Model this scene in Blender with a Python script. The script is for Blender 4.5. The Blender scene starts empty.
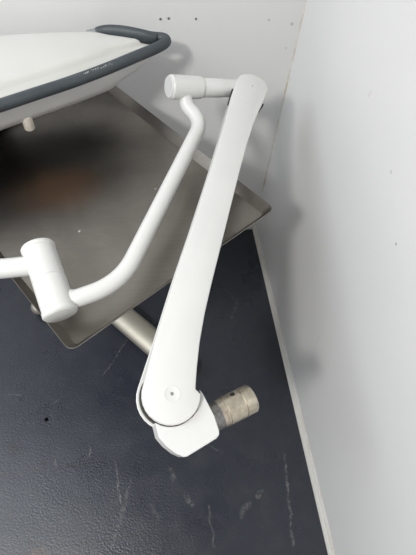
import bpy, bmesh, math
from mathutils import Vector, Matrix

S = bpy.context.scene
COL = S.collection
rad = math.radians

# ------------------------------------------------------------------ camera
RX = Vector((0.99103221, -0.06458925, 0.11697603))      # camera x (right), y (down), z (forward) rows
RY = Vector((-0.11890668, -0.82566101, 0.55149352))
RZ = Vector((0.060962, -0.56045707, -0.82593674))
R = Matrix((RX, RY, RZ))
CAM = Vector((-0.49402502, -1.34400122, 1.6))
F = 420.0

def at(px, py, d):
    """point of the place seen at that pixel, d metres deep"""
    return CAM + (R @ Vector(((px - 208) / F, (py - 277.5) / F, 1.0))) * d

def at_z(px, py, z):
    r = R @ Vector(((px - 208) / F, (py - 277.5) / F, 1.0))
    return CAM + r * ((z - CAM.z) / r.z)

def on_wall(px, py, axis):
    r = R @ Vector(((px - 208) / F, (py - 277.5) / F, 1.0))
    return CAM + r * (-CAM[axis] / r[axis])

cam = bpy.data.objects.new('camera', bpy.data.cameras.new('camera'))
COL.objects.link(cam)
rot = Matrix((R @ Vector((1, 0, 0)), R @ Vector((0, -1, 0)), R @ Vector((0, 0, -1)))).transposed()
cam.matrix_world = Matrix.Translation(CAM) @ rot.to_4x4()
cam.data.sensor_fit = 'VERTICAL'
cam.data.sensor_height = 36
cam.data.sensor_width = 27
cam.data.lens = F / 555 * 36
cam.data.clip_start = 0.02
S.camera = cam

# ------------------------------------------------------------------ materials
class NT:
    def __init__(s, name):
        s.m = bpy.data.materials.new(name); s.m.use_nodes = True
        s.t = s.m.node_tree; s.b = s.t.nodes['Principled BSDF']
    def n(s, typ, **kw):
        nd = s.t.nodes.new(typ)
        for k, v in kw.items():
            if k.startswith('i_'):
                nd.inputs[int(k[2:]) if k[2:].isdigit() else k[2:].replace('_', ' ')].default_value = v
            else: setattr(nd, k, v)
        return nd
    def l(s, a, b): s.t.links.new(a, b)
    def math(s, op, a, b=None, c=None, clamp=False):
        nd = s.t.nodes.new('ShaderNodeMath'); nd.operation = op; nd.use_clamp = clamp
        for i, v in enumerate((a, b, c)):
            if v is None: continue
            if isinstance(v, (int, float)): nd.inputs[i].default_value = v
            else: s.l(v, nd.inputs[i])
        return nd.outputs[0]
    def mix(s, fac, a, b):
        nd = s.t.nodes.new('ShaderNodeMix'); nd.data_type = 'RGBA'
        for sock, v in ((nd.inputs['Factor'], fac), (nd.inputs['A'], a), (nd.inputs['B'], b)):
            if isinstance(v, (int, float)): sock.default_value = v
            elif isinstance(v, tuple): sock.default_value = v if len(v) == 4 else v + (1,)
            else: s.l(v, sock)
        return nd.outputs['Result']
    def ramp(s, src, stops):
        nd = s.t.nodes.new('ShaderNodeValToRGB')
        e = nd.color_ramp.elements
        while len(e) < len(stops): e.new(0.5)
        for el, (p, c) in zip(e, stops):
            el.position = p; el.color = c if isinstance(c, tuple) else (c, c, c, 1)
        s.l(src, nd.inputs[0]); return nd.outputs[0]
    def pos(s): return s.n('ShaderNodeNewGeometry').outputs['Position']
    def noise(s, vec, scale, detail=3, rough=.5, dist=0):
        nd = s.n('ShaderNodeTexNoise'); nd.inputs['Scale'].default_value = scale
        nd.inputs['Detail'].default_value = detail; nd.inputs['Roughness'].default_value = rough
        nd.inputs['Distortion'].default_value = dist
        s.l(vec, nd.inputs['Vector']); return nd.outputs['Fac']
    def scaled(s, vec, sc, rotz=0):
        nd = s.n('ShaderNodeMapping'); nd.inputs['Scale'].default_value = sc
        nd.inputs['Rotation'].default_value = (0, 0, rotz)
        s.l(vec, nd.inputs['Vector']); return nd.outputs[0]
    def bump(s, h, strength, dist=.002):
        nd = s.n('ShaderNodeBump'); nd.inputs['Strength'].default_value = strength
        nd.inputs['Distance'].default_value = dist
        s.l(h, nd.inputs['Height']); s.l(nd.outputs[0], s.b.inputs['Normal'])
    def col(s, c):
        if isinstance(c, tuple): s.b.inputs['Base Color'].default_value = c if len(c) == 4 else c + (1,)
        else: s.l(c, s.b.inputs['Base Color'])
    def rough(s, r):
        if isinstance(r, (int, float)): s.b.inputs['Roughness'].default_value = r
        else: s.l(r, s.b.inputs['Roughness'])
    def spot(s, vec, p, r, soft=.5):
        """1 inside a disc of radius r about p, fading to 0"""
        nd = s.n('ShaderNodeVectorMath', operation='DISTANCE'); s.l(vec, nd.inputs[0])
        nd.inputs[1].default_value = p
        return s.n_map(nd.outputs['Value'], r * (1 - soft), r, 1, 0)
    def n_map(s, v, a, b, c, d):
        nd = s.n('ShaderNodeMapRange'); s.l(v, nd.inputs['Value'])
        for k, x in zip(('From Min', 'From Max', 'To Min', 'To Max'), (a, b, c, d)): nd.inputs[k].default_value = x
        return nd.outputs[0]
    def segment(s, vec, a, b, w):
        """1 along the line a-b of half width w"""
        a = Vector(a); b = Vector(b); ab = b - a
        sub = s.n('ShaderNodeVectorMath', operation='SUBTRACT'); s.l(vec, sub.inputs[0]); sub.inputs[1].default_value = a
        dot = s.n('ShaderNodeVectorMath', operation='DOT_PRODUCT'); s.l(sub.outputs[0], dot.inputs[0])
        dot.inputs[1].default_value = ab / ab.length_squared
        t = s.math('ADD', dot.outputs['Value'], 0.0, clamp=True)
        sc = s.n('ShaderNodeVectorMath', operation='SCALE'); sc.inputs[0].default_value = ab; s.l(t, sc.inputs['Scale'])
        ds = s.n('ShaderNodeVectorMath', operation='DISTANCE'); s.l(sub.outputs[0], ds.inputs[0]); s.l(sc.outputs[0], ds.inputs[1])
        return s.n_map(ds.outputs['Value'], w * .3, w, 1, 0)

def white_paint(name, c=(.80, .80, .78), r=.32):
    m = NT(name); p = m.pos()
    f = m.ramp(m.noise(p, 9, 4), [(.35, 0.), (.7, 1.)])
    m.col(m.mix(f, c, tuple(x * .96 for x in c)))
    m.rough(r); m.bump(m.noise(p, 900, 2), .04, .0005)
    return m.m

M = {}
M['arm_white'] = white_paint('white enamel', (.66, .66, .64))
M['cap_grey'] = white_paint('pale grey plastic', (.58, .58, .58), .45)
M['head_white'] = white_paint('white lamp housing', (.60, .595, .565), .3)
M['housing_lightened'] = white_paint('white housing lightened for bounce', (.74, .74, .73), .3)  # bounce light painted in: housing white lifted above the cover's white
M['cream'] = white_paint('cream plastic', (.74, .70, .60), .5)

m = NT('grey rubber'); p = m.pos()
c = m.mix(m.ramp(m.noise(p, 20, 4), [(.3, 0.), (.75, 1.)]), (.045, .055, .063), (.062, .074, .083))
sb = m.ramp(m.noise(p, 330, 3, .6), [(.53, 0.), (.6, 1.)])
sm = m.math('MAXIMUM', m.segment(p, at_z(84, 73.5, .998), at_z(112, 63.5, .998), .0035), m.math('MULTIPLY', m.segment(p, at_z(60, 81, .998), at_z(84, 73.5, .998), .002), .5))
c = m.mix(m.math('MULTIPLY', sm, sb), c, (.62, .62, .60))
m.col(c); m.rough(.5); m.bump(m.noise(p, 300, 4, .7), .08, .0005); M['rubber'] = m.m

m = NT('mid grey rubber'); p = m.pos(); m.col(m.mix(m.noise(p, 20), (.20, .215, .22), (.25, .265, .27))); m.rough(.5); M['socket'] = m.m
m = NT('dark lens glass'); m.col((.012, .013, .015)); m.rough(.25); M['lens'] = m.m
m = NT('dark slot'); m.col((.012, .012, .012)); m.rough(.7); M['dark'] = m.m
m = NT('dark inner steel'); p = m.pos(); m.b.inputs['Metallic'].default_value = .6
m.col(m.mix(m.noise(p, 40, 4), (.05, .045, .04), (.11, .10, .09))); m.rough(.5); M['frame'] = m.m
m = NT('screw steel'); p = m.pos(); m.b.inputs['Metallic'].default_value = 1
m.col(m.mix(m.noise(p, 300), (.25, .24, .22), (.45, .44, .42))); m.rough(.4); M['screw'] = m.m

# worn metal of the spigot
m = NT('worn warm metal'); p = m.pos(); m.b.inputs['Metallic'].default_value = 1
a = m.noise(m.scaled(p, (1, 1, 1)), 55, 5, .65)
m.col(m.ramp(a, [(.25, (.36, .31, .24, 1)), (.5, (.58, .52, .42, 1)), (.75, (.74, .68, .57, 1))]))
m.rough(m.n_map(m.noise(p, 90, 4), .3, .7, .28, .5)); m.bump(m.noise(p, 250, 3), .06, .0006); M['spigot'] = m.m
m = NT('dull collar metal'); p = m.pos(); m.b.inputs['Metallic'].default_value = 1
m.col(m.ramp(m.noise(p, 120, 4, .7), [(.3, (.16, .16, .16, 1)), (.7, (.32, .31, .29, 1))])); m.rough(.42); M['collar'] = m.m
m = NT('brushed leg metal'); p = m.pos(); m.b.inputs['Metallic'].default_value = 1
m.col(m.mix(m.noise(p, 25, 4), (.50, .475, .41), (.58, .555, .48))); m.rough(.58); M['leg'] = m.m

# ------------------------------------------------------------------ mesh helpers
def frame(axis):
    z = Vector(axis).normalized()
    x = Vector((0, 0, 1)).cross(z)
    if x.length < 1e-4: x = Vector((1, 0, 0))
    x.normalize(); return x, z.cross(x), z

def finish(name, bm, mat, parent=None, smooth=True, bevel=0, segs=2, origin=None, angle=35):
    bmesh.ops.recalc_face_normals(bm, faces=bm.faces)
    o0 = Vector(origin) if origin is not None else (ROOT.get(parent, Vector()) if parent else Vector())
    bmesh.ops.translate(bm, verts=bm.verts, vec=-o0)
    me = bpy.data.meshes.new(name); bm.to_mesh(me); bm.free()
    me.materials.append(M[mat] if isinstance(mat, str) else mat)
    if smooth:
        for f in me.polygons: f.use_smooth = True
        me.set_sharp_from_angle(angle=rad(angle))
    ob = bpy.data.objects.new(name, me); COL.objects.link(ob)
    if bevel:
        b = ob.modifiers.new('bevel', 'BEVEL'); b.width = bevel; b.segments = segs; b.limit_method = 'ANGLE'
        b.angle_limit = rad(35); b.harden_normals = False
    if parent:
        ob.parent = parent; ROOT[ob] = o0
    else: ob.location = o0
    return ob

ROOT = {}
def thing(name, label, cat, loc):
    o = bpy.data.objects.new(name, None); COL.objects.link(o); o.location = loc
    o.empty_display_size = .1
    o['label'] = label; o['category'] = cat; ROOT[o] = Vector(loc); return o

def lathe(bm, a, axis, prof, n=40, x=None):
    """prof: (distance along axis, radius) list; closes ends whose radius is 0"""
    X, Y, Z = frame(axis); a = Vector(a); rings = []
    for h, r in prof:
        if r <= 1e-6: rings.append([bm.verts.new(a + Z * h)])
        else: rings.append([bm.verts.new(a + Z * h + (X * math.cos(t) + Y * math.sin(t)) * r)
                            for t in (2 * math.pi * k / n for k in range(n))])
    for A, B in zip(rings, rings[1:]):
        for k in range(n):
            j = (k + 1) % n
            if len(A) == 1 and len(B) == 1: break
            if len(A) == 1: bm.faces.new((A[0], B[k], B[j]))
            elif len(B) == 1: bm.faces.new((A[k], B[0], A[j]))
            else: bm.faces.new((A[k], B[k], B[j], A[j]))
    return bm

def catmull(pts, sub=8, closed=False):
    out = []; n = len(pts)
    rng = range(n if closed else n - 1)
    for i in rng:
        g = (lambda k: pts[k % n]) if closed else (lambda k: pts[max(0, min(n - 1, k))])
        p0, p1, p2, p3 = g(i - 1), g(i), g(i + 1), g(i + 2)
        for s in range(sub):
            t = s / sub
            out.append(.5 * ((2 * p1) + (p2 - p0) * t + (2 * p0 - 5 * p1 + 4 * p2 - p3) * t * t + (3 * p1 - p0 - 3 * p2 + p3) * t ** 3))
    if not closed: out.append(pts[-1].copy())
    return out

def fillet(pts, radii, seg=8):
    """polyline with its inner corners rounded"""
    out = [pts[0]]
    for i in range(1, len(pts) - 1):
        p = pts[i]; a = (pts[i - 1] - p).normalized(); b = (pts[i + 1] - p).normalized(); r = radii[i - 1]
        p0 = p + a * r; p2 = p + b * r
        for k in range(seg + 1):
            t = k / seg; out.append(p0 * (1 - t) ** 2 + p * 2 * t * (1 - t) + p2 * t * t)
    out.append(pts[-1]); return out

def sweep(bm, path, r, n=28, cap=True, closed=False, sx=1.0, up=None):
    """tube along a path; sx squashes it along the local up"""
    m_ = len(path); rings = []; prev = None
    for i, p in enumerate(path):
        if closed: t = (path[(i + 1) % m_] - path[i - 1]).normalized()
        else: t = (path[min(m_ - 1, i + 1)] - path[max(0, i - 1)]).normalized()
        if up is not None: x = Vector(up).cross(t).normalized()
        elif prev is None: x = frame(t)[0]
        else: x = (prev - t * prev.dot(t)).normalized()
        prev = x; y = t.cross(x)
        rr = r[i] if isinstance(r, (list, tuple)) else r
        rings.append([bm.verts.new(p + x * rr * math.cos(a) + y * rr * sx * math.sin(a)) for a in (2 * math.pi * k / n for k in range(n))])
    pairs = list(zip(rings, rings[1:])) + ([(rings[-1], rings[0])] if closed else [])
    for A, B in pairs:
        for k in range(n):
            j = (k + 1) % n; bm.faces.new((A[k], B[k], B[j], A[j]))
    if cap and not closed:
        bm.faces.new(rings[0]); bm.faces.new(rings[-1][::-1])
    return bm

def loops(bm, rings, cap0=True, cap1=True):
    V = [[bm.verts.new(p) for p in r] for r in rings]; n = len(V[0])
    for A, B in zip(V, V[1:]):
        for k in range(n):
            j = (k + 1) % n; bm.faces.new((A[k], B[k], B[j], A[j]))
    if cap0: bm.faces.new(V[0])
    if cap1: bm.faces.new(V[-1][::-1])
    return bm

def prism(bm, pts, d):
    """closed outline pushed along vector d"""
    return loops(bm, [pts, [p + d for p in pts]])

def inset(pts, d):
    """offset a closed 3-D outline lying in a horizontal plane inwards (d>0)"""
    n = len(pts); c = sum(pts, Vector()) / n; area = 0
    for i in range(n):
        a, b = pts[i], pts[(i + 1) % n]; area += a.x * b.y - b.x * a.y
    sg = 1 if area > 0 else -1; out = []
    for i in range(n):
        t = (pts[(i + 1) % n] - pts[i - 1]); t.z = 0; t.normalize()
        out.append(pts[i] + Vector((-t.y, t.x, 0)) * d * sg)
    return out

def box(bm, lo, hi):
    vs = [bm.verts.new((x, y, z)) for z in (lo[2], hi[2]) for y in (lo[1], hi[1]) for x in (lo[0], hi[0])]
    for f in ((0, 1, 3, 2), (4, 6, 7, 5), (0, 4, 5, 1), (2, 3, 7, 6), (0, 2, 6, 4), (1, 5, 7, 3)):
        bm.faces.new([vs[i] for i in f])
    return bm

def structure(name, bm, mat, origin=(0, 0, 0), **kw):
    o = finish(name, bm, mat, origin=origin, **kw); o['kind'] = 'structure'; return o

# ------------------------------------------------------------------ setting
m = NT('navy floor paint'); p = m.pos()
big = m.noise(p, 1.6, 4, .6); fine = m.noise(p, 14, 6, .65)
c = m.mix(m.ramp(big, [(.3, 0.), (.75, 1.)]), (.017, .0205, .030), (.026, .030, .041))
c = m.mix(m.math('MULTIPLY', m.ramp(fine, [(.5, 0.), (.8, 1.)]), .35), c, (.05, .053, .06))
wob = m.n('ShaderNodeTexNoise'); wob.inputs['Scale'].default_value = 22; m.l(p, wob.inputs['Vector'])
wv = m.n('ShaderNodeVectorMath', operation='MULTIPLY_ADD'); m.l(wob.outputs['Color'], wv.inputs[0])
wv.inputs[1].default_value = (.035, .035, 0); off = m.n('ShaderNodeVectorMath', operation='ADD')
m.l(p, wv.inputs[2]); m.l(wv.outputs[0], off.inputs[0]); off.inputs[1].default_value = (-.0175, -.0175, 0)
q = off.outputs[0]
breakup = m.ramp(m.noise(p, 70, 4, .7), [(.42, 0.), (.62, 1.)])
def fl(px, py): return at_z(px, py, 0)
scr = None
for (x0, y0, x1, y1, w, k) in [(116, 462, 120, 502, .0035, .5), (131, 480, 117, 530, .007, .34), (122, 505, 112, 548, .006, .3),
                               (127, 340, 104, 375, .003, .45), (90, 443, 89, 458, .003, .5), (55, 455, 56, 468, .004, .5),
                               (285, 455, 293, 545, .006, .4), (208, 505, 214, 548, .005, .35), (185, 495, 192, 505, .012, .3),
                               (170, 470, 174, 478, .009, .3), (250, 505, 240, 514, .012, .3), (262, 490, 258, 496, .01, .3),
                               (52, 404, 62, 396, .003, .35), (8, 394, 22, 396, .004, .35), (225, 290, 238, 305, .004, .3),
                               (238, 300, 232, 318, .005, .25), (200, 440, 222, 452, .006, .22), (150, 500, 158, 520, .008, .22)]:
    s_ = m.math('MULTIPLY', m.segment(q, fl(x0, y0), fl(x1, y1), w), k)
    scr = s_ if scr is None else m.math('MAXIMUM', scr, s_)
c = m.mix(m.math('MULTIPLY', m.math('MULTIPLY', scr, breakup), .75), c, (.36, .34, .31))
dust = m.math('MULTIPLY', m.ramp(m.noise(p, 160, 3, .6), [(.66, 0.), (.76, 1.)]), m.ramp(m.noise(p, 4, 3), [(.4, 0.), (.7, .35)]))
c = m.mix(dust, c, (.20, .19, .17))
seam = m.math('MAXIMUM', m.segment(p, fl(-40, 481), fl(105, 461), .0022), m.math('MULTIPLY', m.segment(p, fl(-40, 562), fl(150, 533), .003), .7))
c = m.mix(m.math('MULTIPLY', seam, .75), c, (.022, .016, .012))
rust = m.math('MULTIPLY', m.spot(q, fl(38, 552), .035), breakup)
c = m.mix(m.math('MULTIPLY', rust, .5), c, (.16, .085, .04))
hole = m.spot(p, fl(46.5, 419.5), .0095, .4)
c = m.mix(hole, c, (.002, .002, .002)); m.l(m.n_map(hole, 0, 1, .5, 0), m.b.inputs['Specular IOR Level'])
for (x, y, r) in [(43, 462, .012), (14, 449, .022), (30, 540, .012)]:
    c = m.mix(m.math('MULTIPLY', m.spot(q, fl(x, y), r, .6), .7), c, (.012, .012, .014))
m.col(c)
m.rough(m.n_map(m.noise(p, 7, 4), .3, .7, .24, .38))
hb = m.math('ADD', m.noise(m.scaled(p, (1, 1.2, 1), .5), 150, 3, .55), m.math('MULTIPLY', m.noise(p, 14, 3), .6))
m.bump(hb, .30, .004)
M['floor'] = m.m

def wall_mat(name, c0, c1, marks):
    m = NT(name); p = m.pos()
    c = m.mix(m.ramp(m.noise(p, 2.2, 4, .6), [(.3, 0.), (.75, 1.)]), c0, c1)
    for (pt, r, k) in marks: c = m.mix(m.math('MULTIPLY', m.spot(p, pt, r, .4), k), c, (.33, .31, .29))
    m.col(c); m.rough(.36); m.bump(m.noise(p, 30, 3), .06, .002)
    return m.m
rw = lambda x, y: on_wall(x, y, 0)
bw = lambda x, y: on_wall(x, y, 1)
M['wall_right'] = wall_mat('white wall panel', (.765, .765, .76), (.74, .74, .74),
    [(rw(369, 95), .006, .18), (rw(371, 92), .005, .15), (rw(396, 244), .004, .8), (rw(318, 340), .003, .7), (rw(319, 337), .003, .6), (rw(391, 172), .005, .4)])
M['wall_back'] = wall_mat('white wall panel rear', (.75, .75, .74), (.725, .725, .715),
    [(bw(269, 20), .005, .5), (bw(292, 24), .006, .6), (bw(286, 48), .004, .4)])
m = NT('white skirting'); p = m.pos()
m.col(m.mix(m.ramp(m.noise(p, 18, 5, .6), [(.35, 0.), (.7, 1.)]), (.84, .83, .79), (.76, .74, .69))); m.rough(.45); M['trim'] = m.m
m = NT('tan joint filler'); p = m.pos()
m.col(m.mix(m.ramp(m.noise(m.scaled(p, (1, 1, 1)), 11, 3), [(.48, 0.), (.62, 1.)]), (.66, .64, .60), (.52, .45, .36))); m.rough(.7); M['filler'] = m.m

structure('floor', box(bmesh.new(), (-3.2, -3.2, -.05), (.15, .15, 0)), 'floor', smooth=False)
structure('wall_back', box(bmesh.new(), (-3.2, 0, 0), (.1, .1, 2.5)), 'wall_back', smooth=False)
structure('wall_right', box(bmesh.new(), (0, -3.2, 0), (.1, 0, 2.5)), 'wall_right', smooth=False)
bm = bmesh.new()
prof = [(0, 0), (-.0085, 0), (-.0080, .004), (-.0055, .022), (-.0042, .024), (-.0046, .026), (-.0025, .042), (-.0012, .0455), (0, .046)]
loops(bm, [[Vector((x, y, z)) for x, z in prof] for y in (-3.2, -.0005)])
structure('baseboard_right', bm, 'trim', smooth=False)
structure('trim_1', box(bmesh.new(), (-.0015, -3.2, .046), (0, -.001, .0495)), 'filler', smooth=False)
bm = bmesh.new()       # bead of filler up the corner of the two walls
loops(bm, [[Vector((0, 0, z)), Vector((-.005, 0, z)), Vector((-.0018, -.0018, z)), Vector((0, -.005, z))] for z in (.05, 2.5)])
structure('trim_2', bm, 'filler', smooth=False)

for i, (x, y) in enumerate([(160.5, 19), (168.7, 18.3), (196, 18.8)]):
    c0 = bw(x, y); bm = bmesh.new()
    lathe(bm, c0 + Vector((0, .001, 0)), (0, -1, 0), [(0, .0036), (.0018, .0036), (.0024, .003), (.0024, .0013), (.002, 0)], 16)
    o = finish('screw', bm, 'screw', origin=c0)
    o['label'] = ('small screw head in the white back wall, leftmost of the row of three',
                  'small screw head in the white back wall, middle of the row of three',
                  'small screw head in the white back wall, rightmost of the row of three, set apart')[i]
    o['category'] = 'screw'; o['group'] = 'screw heads in the back wall'

# ------------------------------------------------------------------ steel tray table
ZR = .825                                                # height of the rim's top edge
FL, FR = at_z(70, 352, ZR), at_z(275, 208.6, ZR)
ea = (FR - FL); W = ea.length; ea.normalize(); eb = Vector((-ea.y, ea.x, 0))
BKpt = at_z(119.5, 85.5, ZR); DEP = (BKpt - FR).dot(eb) + .078
m = NT('patchy stainless steel'); p = m.pos(); m.b.inputs['Metallic'].default_value = 1
br = m.noise(m.scaled(p, (3, 120, 3), -math.atan2(ea.y, ea.x)), 1.2, 4, .6)
cl = m.noise(p, 5, 4, .5)
c = m.mix(m.ramp(cl, [(.3, 0.), (.7, 1.)]), (.25, .232, .21), (.36, .334, .30))
c = m.mix(m.math('MULTIPLY', m.ramp(br, [(.4, 0.), (.7, 1.)]), .35), c, (.25, .235, .215))
ctr = at_z(58, 190, ZR - .03)
d1 = m.n('ShaderNodeVectorMath', operation='DISTANCE'); m.l(p, d1.inputs[0]); d1.inputs[1].default_value = ctr
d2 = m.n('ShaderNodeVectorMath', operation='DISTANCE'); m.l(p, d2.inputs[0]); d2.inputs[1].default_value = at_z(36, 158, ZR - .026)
dark_patch = m.n_map(m.math('ADD', d2.outputs['Value'], m.math('MULTIPLY', m.math('SUBTRACT', m.noise(p, 7, 5, .6, .8), .5), .22)), .16, .47, 1, 0)  # broad dark patch with a noise-warped edge, fading outwards
c = m.mix(m.math('MULTIPLY', dark_patch, .80), c, (.075, .07, .066))
st = m.n_map(m.math('ADD', d1.outputs['Value'], m.math('MULTIPLY', m.math('SUBTRACT', cl, .5), .16)), .02, .12, 1, 0)  # smaller brown patch, fading out from its middle
c = m.mix(m.math('MULTIPLY', st, .5), c, (.27, .14, .07))
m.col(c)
m.rough(m.n_map(cl, .3, .7, .32, .42)); m.bump(br, .02, .0005)
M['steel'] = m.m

def rrect(a0, a1, b0, b1, r, z, seg=7):
    out = []
    for (ca, cb, s0) in ((a1 - r, b0 + r, -90), (a1 - r, b1 - r, 0), (a0 + r, b1 - r, 90), (a0 + r, b0 + r, 180)):
        for k in range(seg + 1):
            t = rad(s0 + 90 * k / seg)
            v = FL + ea * (ca + r * math.cos(t)) + eb * (cb + r * math.sin(t)); v.z = z; out.append(v)
    return out
def rr(i, r, z): return rrect(i, W - i, i, DEP - i, r, z)
tc = FL + ea * W * .5 + eb * DEP * .5
col_xy = fl(36, 316) + ea * .245
table = thing('tray_table', 'stainless steel tray table standing on a dark floor under the white lamp arms', 'table', (col_xy.x, col_xy.y, 0))
bm = bmesh.new()
loops(bm, [rr(.024, .006, ZR - .0258), rr(.0185, .009, ZR - .0252), rr(.0014, .018, ZR - .0005), rr(.0010, .0185, ZR),
           rr(.0002, .019, ZR), rr(-.0004, .019, ZR - .0008), rr(.0170, .010, ZR - .0262), rr(.022, .007, ZR - .0275)], True, True)
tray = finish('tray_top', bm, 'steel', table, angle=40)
def rivet(px, py):
    c0 = at_z(px, py, ZR - .0258); bm = bmesh.new()
    lathe(bm, c0 - Vector((0, 0, .001)), (0, 0, 1), [(0, .0042), (.0018, .004), (.0028, .0022), (.0022, 0)], 16)
    finish('rivet', bm, 'screw', tray)
rivet(79.8, 231); rivet(155.8, 189)
# frame under the tray, column and base
bm = bmesh.new(); u0 = col_xy.copy(); 
fa = FL + ea * .10 + eb * .08; fb = FL + ea * (W - .10) + eb * .08; fc = FL + ea * (W - .10) + eb * (DEP - .1); fd = FL + ea * .10 + eb * (DEP - .1)
path = []
for v in (fa, fb, fc, fd): v.z = ZR - .041
pts = [fa, fb, fc, fd]
ring = []
for i in range(4):
    pv, cu, nx = pts[i - 1], pts[i], pts[(i + 1) % 4]
    A = cu + (pv - cu).normalized() * .05; B = cu + (nx - cu).normalized() * .05
    for k in range(7):
        t = k / 6; ring.append(A * (1 - t) ** 2 + cu * 2 * t * (1 - t) + B * t * t)
sweep(bm, ring, .0125, 16, closed=True)
finish('support_frame', bm, 'leg', table)
bm = bmesh.new()
lathe(bm, (col_xy.x, col_xy.y, .05), (0, 0, 1), [(0, 0), (0, .034), (.42, .034), (.425, .030), (.425, .024), (ZR - .105, .024), (ZR - .102, .045), (ZR - .0785, .045), (ZR - .0785, 0)], 28)
finish('column', bm, 'leg', table)
# base: a long foot running out to the front, a cross foot behind it
ZB = .062
p0 = at_z(114, 309, ZB); p1 = at_z(184, 369, ZB); dirb = (p1 - p0).normalized()
start = p0 - dirb * .26
def foot(name, a, b, r, sx):
    bm = bmesh.new(); t = (b - a).normalized(); n = 8; pa = []; ra = []
    for k in range(n + 1):
        an = math.pi / 2 * k / n; pa.append(a - t * r * math.cos(an) * .8 + t * 0); ra.append(max(r * math.sin(an), 1e-4))
    for k in range(n, -1, -1):
        an = math.pi / 2 * k / n; pa.append(b + t * r * math.cos(an) * .8); ra.append(max(r * math.sin(an), 1e-4))
    sweep(bm, pa, ra, 28, sx=sx, up=(0, 0, 1))
    return finish(name, bm, 'leg', table)
foot('base_foot', start, p1, .052, .62)
cf = fl(36, 316); cf.z = .045
foot('base_foot', cf + ea * .02, cf + ea * .50, .030, .9)
for i, q in enumerate((cf + ea * .03, cf + ea * .48, p1 - dirb * .02)):
    bm = bmesh.new(); lathe(bm, (q.x, q.y, 0), (0, 0, 1), [(0, 0), (0, .022), (.012, .022), (.022, .014), (.05, .014), (.05, 0)], 20)
    finish('glide', bm, 'dark', table)

# ------------------------------------------------------------------ surgical lamp on the tray
lampO = at(62, 300, .90)
lamp = thing('surgical_lamp', 'white surgical lamp with grey rimmed head and folded arms lying over the steel tray', 'lamp', (lampO.x, lampO.y, ZR))

T = at(252.5, 85.9, 1.125); B = at(171.9, 393.8, .765)
u = (B - T); LEN = u.length; u.normalize()
w = R @ Vector((math.cos(rad(15)), 0, math.sin(rad(15)))); w = (w - u * w.dot(u)).normalized()
nn = w.cross(u)
if nn.dot(CAM - T) < 0: nn = -nn
def L(s, t, o=0): return T + u * s + w * t + nn * o

def arm_outline(r0, r1, grow=0):
    pts = []
    for k in range(17):            # lower disc, from right side round the end to the left
        a = rad(-15 + 198 * k / 16); pts.append((LEN + r1 * math.sin(a), r1 * math.cos(a)))
    left = [(.747, -.0575), (.60, -.0555), (.463, -.0505), (.30, -.0465), (.16, -.0455), (.06, -.047)]
    pts += [(s, t - grow) for s, t in left]
    for k in range(15):
        a = rad(185 + 165 * k / 14); pts.append((r0 * math.sin(a), r0 * math.cos(a)))
    right = [(.045, .0385), (.08, .033), (.13, .0275), (.20, .024), (.30, .0225), (.50, .0225), (.60, .0225), (.66, .0235), (.72, .0275), (.77, .034), (.81, .041)]
    pts += [(s, t + grow) for s, t in right]
    return pts
def pr(outl, o, k=1.0): return [L(s, t, o) for s, t in outl]
# front shell, with a rounded edge
def shrink(outl, d):
    n = len(outl); out = []
    for i in range(n):
        ax, ay = outl[i - 1]; bx, by = outl[(i + 1) % n]; tx, ty = bx - ax, by - ay; l_ = math.hypot(tx, ty)
        out.append((outl[i][0] + ty / l_ * d * SG, outl[i][1] - tx / l_ * d * SG))
    return out
oa = arm_outline(.045, .0545)
ar = sum(oa[i - 1][0] * oa[i][1] - oa[i][0] * oa[i - 1][1] for i in range(len(oa)))
SG = -1 if ar > 0 else 1
bm = bmesh.new()
loops(bm, [pr(oa, -.012), pr(oa, -.004), pr(shrink(oa, .0012), -.0012), pr(shrink(oa, .004), 0)])
spring = finish('spring_arm', bm, 'arm_white', lamp, angle=30)
ob_ = arm_outline(.043, .060)
bm = bmesh.new()
loops(bm, [pr(shrink(ob_, .003), -.060), pr(ob_, -.057), pr(ob_, -.053), pr(shrink(ob_, .0015), -.052)])
finish('rear_shell', bm, 'arm_white', spring, angle=30)
bm = bmesh.new(); loops(bm, [pr(shrink(oa, .004), -.053), pr(shrink(oa, .004), -.011)])
finish('inner_frame', bm, 'frame', spring, smooth=False)
bm = bmesh.new(); prism(bm, pr([(-.004, -.0500), (.076, -.0495), (.078, -.03), (.060, .0378), (.036, .0440), (.02, .03)], -.022), nn * .009)  # dark piece standing in for the shade inside the fork gap
finish('fork_gap_shade', bm, 'dark', spring, smooth=False)
for (s, r_) in ((0, .0018), (LEN, .0033)):
    bm = bmesh.new(); lathe(bm, L(s, 0, -.001), nn, [(0, r_), (.0014, r_), (.0018, r_ * .8), (.0018, r_ * .45), (.0008, 0)], 18)
    finish('pivot_screw', bm, 'screw', spring)
bm = bmesh.new(); lathe(bm, L(LEN, 0, -.001), nn, [(0, .0158), (.00125, .0158), (.00155, .0152), (.00155, .0148), (.00125, .0142), (.0012, 0)], 36)
finish('pivot_cover', bm, 'arm_white', spring)

# knuckle below the lower disc
e = (u * -.63 + w * .77).normalized(); pp = (u * .77 + w * .63); pp = (pp - e * pp.dot(e)).normalized()
def K(a, b, o=0): return B + e * a + pp * b + nn * o
corner = [(-.049, .058), (-.043, .077), (-.033, .095), (-.0225, .107), (-.016, .109), (.045, .1055), (.053, .102), (.056, .096), (.0595, .068), (.058, .045), (.057, .024)]
for k in range(13):            # hollow that follows the arm's round end
    a = rad(14 + 130 * k / 12); corner.append((.0558 * math.cos(a), .0558 * math.sin(a)))
bm = bmesh.new(); prism(bm, [K(a, b, -.066) for a, b in corner], nn * .053)
elb = finish('knuckle', bm, 'arm_white', lamp, bevel=.0015, segs=2)
# shade of the gap: the knuckle's fork tongue goes into the arm
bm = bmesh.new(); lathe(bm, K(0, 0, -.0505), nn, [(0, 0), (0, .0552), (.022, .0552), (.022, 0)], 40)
finish('pivot_drum', bm, 'frame', lamp)
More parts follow.
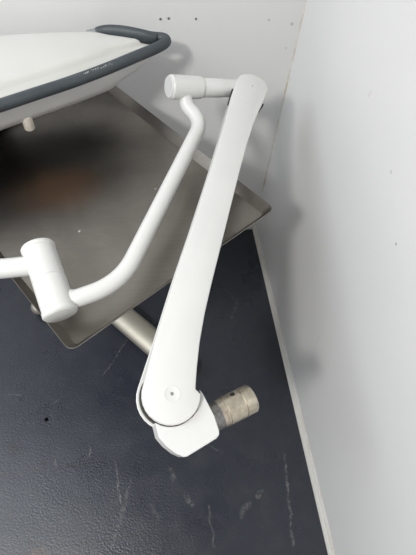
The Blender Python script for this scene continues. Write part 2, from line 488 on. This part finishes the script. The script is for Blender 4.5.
# spigot
sa = K(.055, .071, -.0425)
bm = bmesh.new(); lathe(bm, sa, e, [(0, 0), (0, .0275), (.018, .0275), (.0185, .0268), (.024, .0268), (.024, 0)], 44)
finish('spigot_collar', bm, 'collar', lamp)
bm = bmesh.new(); lathe(bm, sa, e, [(.022, 0), (.022, .0272), (.030, .0272), (.0305, .0280), (.033, .0280), (.0333, .0268), (.0355, .0268), (.0358, .0280), (.070, .0285), (.0703, .0270), (.0730, .0270), (.0733, .0287), (.095, .0287), (.0975, .0262), (.0975, .020), (.088, .019), (.088, 0)], 48)
spg = finish('mounting_spigot', bm, 'spigot', lamp, angle=50)
hc = at(229.5, 393.5, .8); ax0 = sa + e * .058
dv = (CAM - ax0); dv = (dv - e * dv.dot(e)).normalized(); side = e.cross(dv)
tgt = None
for sgn in (1, -1):
    cand = (dv * math.cos(rad(52)) + side * sgn * math.sin(rad(52)))
    if tgt is None or cand.dot(R @ Vector((0, -1, 0))) > tgt.dot(R @ Vector((0, -1, 0))): tgt = cand
bm = bmesh.new(); lathe(bm, ax0 + tgt * .0265, tgt, [(0, 0), (0, .0052), (.0025, .0052), (.0025, 0)], 20)
finish('set_screw_hole', bm, 'dark', spg)

# upper shaft and joint
sR = L(-.012, -.028, -.032); sLft = at(178, 87.2, 1.07)
ax = (sLft - sR); sl = ax.length; ax.normalize()
bm = bmesh.new()
lathe(bm, sR, ax, [(0, 0), (0, .0225), (sl * .30, .0222), (sl * .305, .0235), (sl * .66, .0238), (sl * .67, .023), (sl * .63, 0)], 40)
finish('swivel_shaft', bm, 'arm_white', lamp)
j0 = sR + ax * sl * .63
bm = bmesh.new(); jl = sl * .37 + .024
lathe(bm, j0, ax, [(0, 0), (0, .0240), (.003, .0258), (.006, .0262), (.007, .0275), (jl - .010, .0295), (jl - .004, .0295), (jl, .027), (jl, 0)], 44)
uj = finish('upper_joint', bm, 'arm_white', lamp, angle=28)
bm = bmesh.new(); lathe(bm, j0 + ax * jl, ax, [(-.004, 0), (-.004, .0262), (.0015, .0262), (.0030, .0245), (.0033, 0)], 40)
finish('joint_cap', bm, 'cap_grey', uj)

# lower joint
jt = at(37.5, 246, .872); jb = at(61, 315, .825); ja = (jb - jt); jL = ja.length; ja.normalize()
bm = bmesh.new()
lathe(bm, jt, ja, [(0, 0), (-.001, .028), (.001, .0325), (.004, .0345), (.011, .0345), (.0125, .033), (jL * .5 - .001, .033), (jL * .5, .0320), (jL * .5 + .001, .0320), (jL * .5 + .002, .0332), (jL - .012, .0335), (jL - .0105, .0348), (jL - .003, .0348), (jL, .0325), (jL, 0)], 48)
lj = finish('lower_joint', bm, 'arm_white', lamp, angle=28)
bm = bmesh.new(); lathe(bm, jb, ja, [(-.002, 0), (-.002, .0305), (.001, .0305), (.0018, .029), (.0018, 0)], 40)
finish('joint_cap', bm, 'arm_white', lj)

# bent tube between the joints
tp = [j0 + ax * (jl * .52), at(186, 106, 1.09), at(203, 120, 1.088), at(121, 283, .862), at(75, 299, .84), jt + ja * jL * .73]
tp = fillet(tp, [.02, .05, .062, .01], 10)
bm = bmesh.new(); sweep(bm, tp, .0185, 28)
finish('bent_tube', bm, 'arm_white', lamp)

# ---- head: rounded wedge outline, level, above the tray
ZH = .985
fr = [at_z(x, y, ZH) for x, y in [(0, 105.5), (35, 94), (70, 82.5), (105, 69.5), (135, 57), (153, 49.5)]]
tip = [at_z(x, y, ZH) for x, y in [(163, 44.5), (166.5, 41), (163.5, 38.5), (155, 37.5)]]
bk = [at_z(x, y, ZH) for x, y in [(140, 34.0), (122, 31), (100, 29.5)]]
left = [Vector(v) for v in [(-1.14, -.22, ZH), (-1.27, -.28, ZH), (-1.32, -.39, ZH), (-1.28, -.51, ZH), (-1.17, -.57, ZH), (-1.02, -.52, ZH)]]
body = fr[:-1] + [at_z(x, y, ZH) for x, y in [(150, 51.5), (151, 49), (144, 47), (121, 40.5), (98, 36), (60, 36), (20, 38), (-40, 43)]] + left
out = catmull(body, 6, True)
s0 = at_z(100, 52, ZH); s1 = Vector((-1.14, -.39, ZH))
def lev(d, dz):
    res = []; tipq = at_z(166, 44, ZH)
    for q in out:
        t = max(0, min(1, (q - s0).dot(s1 - s0) / (s1 - s0).length_squared)); c = s0.lerp(s1, t); v = q - c
        res.append(c + v * max(1 - d / v.length, .3) + Vector((0, 0, dz * min(1, .38 + (q - tipq).length * 3.6) if dz < -.008 else dz)))
    return res
bm = bmesh.new()
loops(bm, [lev(.054, -.094), lev(.046, -.092), lev(.034, -.083), lev(.020, -.062), lev(.010, -.033), lev(.005, -.005), lev(.006, .004)], True, True)
hou = finish('head_housing', bm, 'housing_lightened', lamp, angle=60)
bm = bmesh.new()
loops(bm, [lev(.006, .002), lev(.007, .010), lev(.010, .013), lev(.026, .016), lev(.029, .020), lev(.034, .026), lev(.040, .029), lev(.055, .030)], True, True)
finish('top_cover', bm, 'head_white', lamp, angle=50)
bm = bmesh.new()
loops(bm, [lev(.048, -.0930), lev(.051, -.0960), lev(.06, -.0962)], True, True)
finish('lens_plate', bm, 'lens', lamp)
bm = bmesh.new(); lathe(bm, (-1.0, -.285, ZH - .094), (0, 0, -1), [(0, 0), (0, .155), (.016, .150), (.034, .128), (.047, .09), (.053, .04), (.054, 0)], 48)  # unseen dark dome, added to darken the tray's reflection near the head
finish('added_dark_dome', bm, 'lens', lamp)
bump_ = catmull(left[-4:] + fr + tip + [at_z(149, 36.8, ZH + .003)], 8)
bm = bmesh.new(); sweep(bm, bump_, .0136, 20, sx=1.1, up=(0, 0, 1))
rim = finish('rim_bumper', bm, 'rubber', lamp)
# grip bowed out from the far side of the tip, a gap between it and the body
g = [at_z(96, 33.5, ZH + .004), at_z(105, 32.2, ZH + .006), at_z(117, 32.6, ZH + .008), at_z(132, 34.6, ZH + .008), at_z(147, 37.2, ZH + .006), at_z(156, 39, ZH + .002)]
bm = bmesh.new(); gp = catmull(g, 8); ng = len(gp) - 1
sweep(bm, gp, [.0098 + .0042 * math.sin(math.pi * min(1, k / ng * 1.05)) ** .6 if 0 < k < ng else .0095 for k in range(ng + 1)], 20, up=(0, 0, 1), sx=1.45)
finish('grip_handle', bm, 'rubber', lamp)
bm = bmesh.new(); sweep(bm, [at_z(89, 35.5, ZH - .004), at_z(93, 34.3, ZH + .002), g[0] + (g[1] - g[0]) * .25], .0105, 20, up=(0, 0, 1), sx=1.35)
o = finish('grip_socket', bm, 'socket', lamp); o['label'] = 'lighter grey socket at the root of the grip'
# peg under the head
kp = at_z(29, 125.5, ZH - .099)
bm = bmesh.new(); lathe(bm, (kp.x, kp.y, ZH - .07), (0, 0, -1), [(0, 0), (0, .0135), (.036, .0135), (.039, .0115), (.039, 0)], 24)
finish('lock_knob', bm, 'cream', lamp)
# tube from the lower joint round to the far end of the head
ty = [jt + ja * jL * .28, at(-6, 269.5, .847), Vector((-1.12, -.83, .945)), Vector((-1.43, -.62, .95)), Vector((-1.43, -.40, .96)), Vector((-1.29, -.39, .963))]
ty = fillet(ty, [.03, .10, .12, .05], 10)
bm = bmesh.new(); sweep(bm, ty, .0205, 28)
finish('yoke_tube', bm, 'arm_white', lamp)

# ------------------------------------------------------------------ light
def area(name, loc, target, size, sy, power, colr):
    d = bpy.data.lights.new(name, 'AREA'); d.shape = 'RECTANGLE'; d.size = size; d.size_y = sy; d.energy = power; d.color = colr
    o = bpy.data.objects.new(name, d); COL.objects.link(o); o.location = loc
    o.rotation_euler = (Vector(target) - Vector(loc)).to_track_quat('-Z', 'Y').to_euler(); return o
area('ceiling_light', (-1.5, -1.95, 2.45), (-1.2, -1.5, 0), .26, .26, 41, (1, .98, .95))
area('ceiling_light', (-2.35, -.95, 2.45), (-1.7, -.95, 0), 1.2, 1.7, 38, (.90, .95, 1))
wd = bpy.data.worlds.new('room light'); S.world = wd; wd.use_nodes = True
nt = wd.node_tree; bg = nt.nodes['Background']
tc_ = nt.nodes.new('ShaderNodeTexCoord'); sx_ = nt.nodes.new('ShaderNodeSeparateXYZ'); mr_ = nt.nodes.new('ShaderNodeMapRange')
nt.links.new(tc_.outputs['Generated'], sx_.inputs[0]); nt.links.new(sx_.outputs['Z'], mr_.inputs['Value'])
for k, v in (('From Min', .1), ('From Max', .95), ('To Min', .52), ('To Max', .24)): mr_.inputs[k].default_value = v
nt.links.new(mr_.outputs[0], bg.inputs['Strength']); bg.inputs['Color'].default_value = (1, .995, .985, 1)

S.view_settings.view_transform = 'Standard'; S.view_settings.look = 'None'
S.view_settings.exposure = 0; S.view_settings.gamma = 1; S.view_settings.use_curve_mapping = False
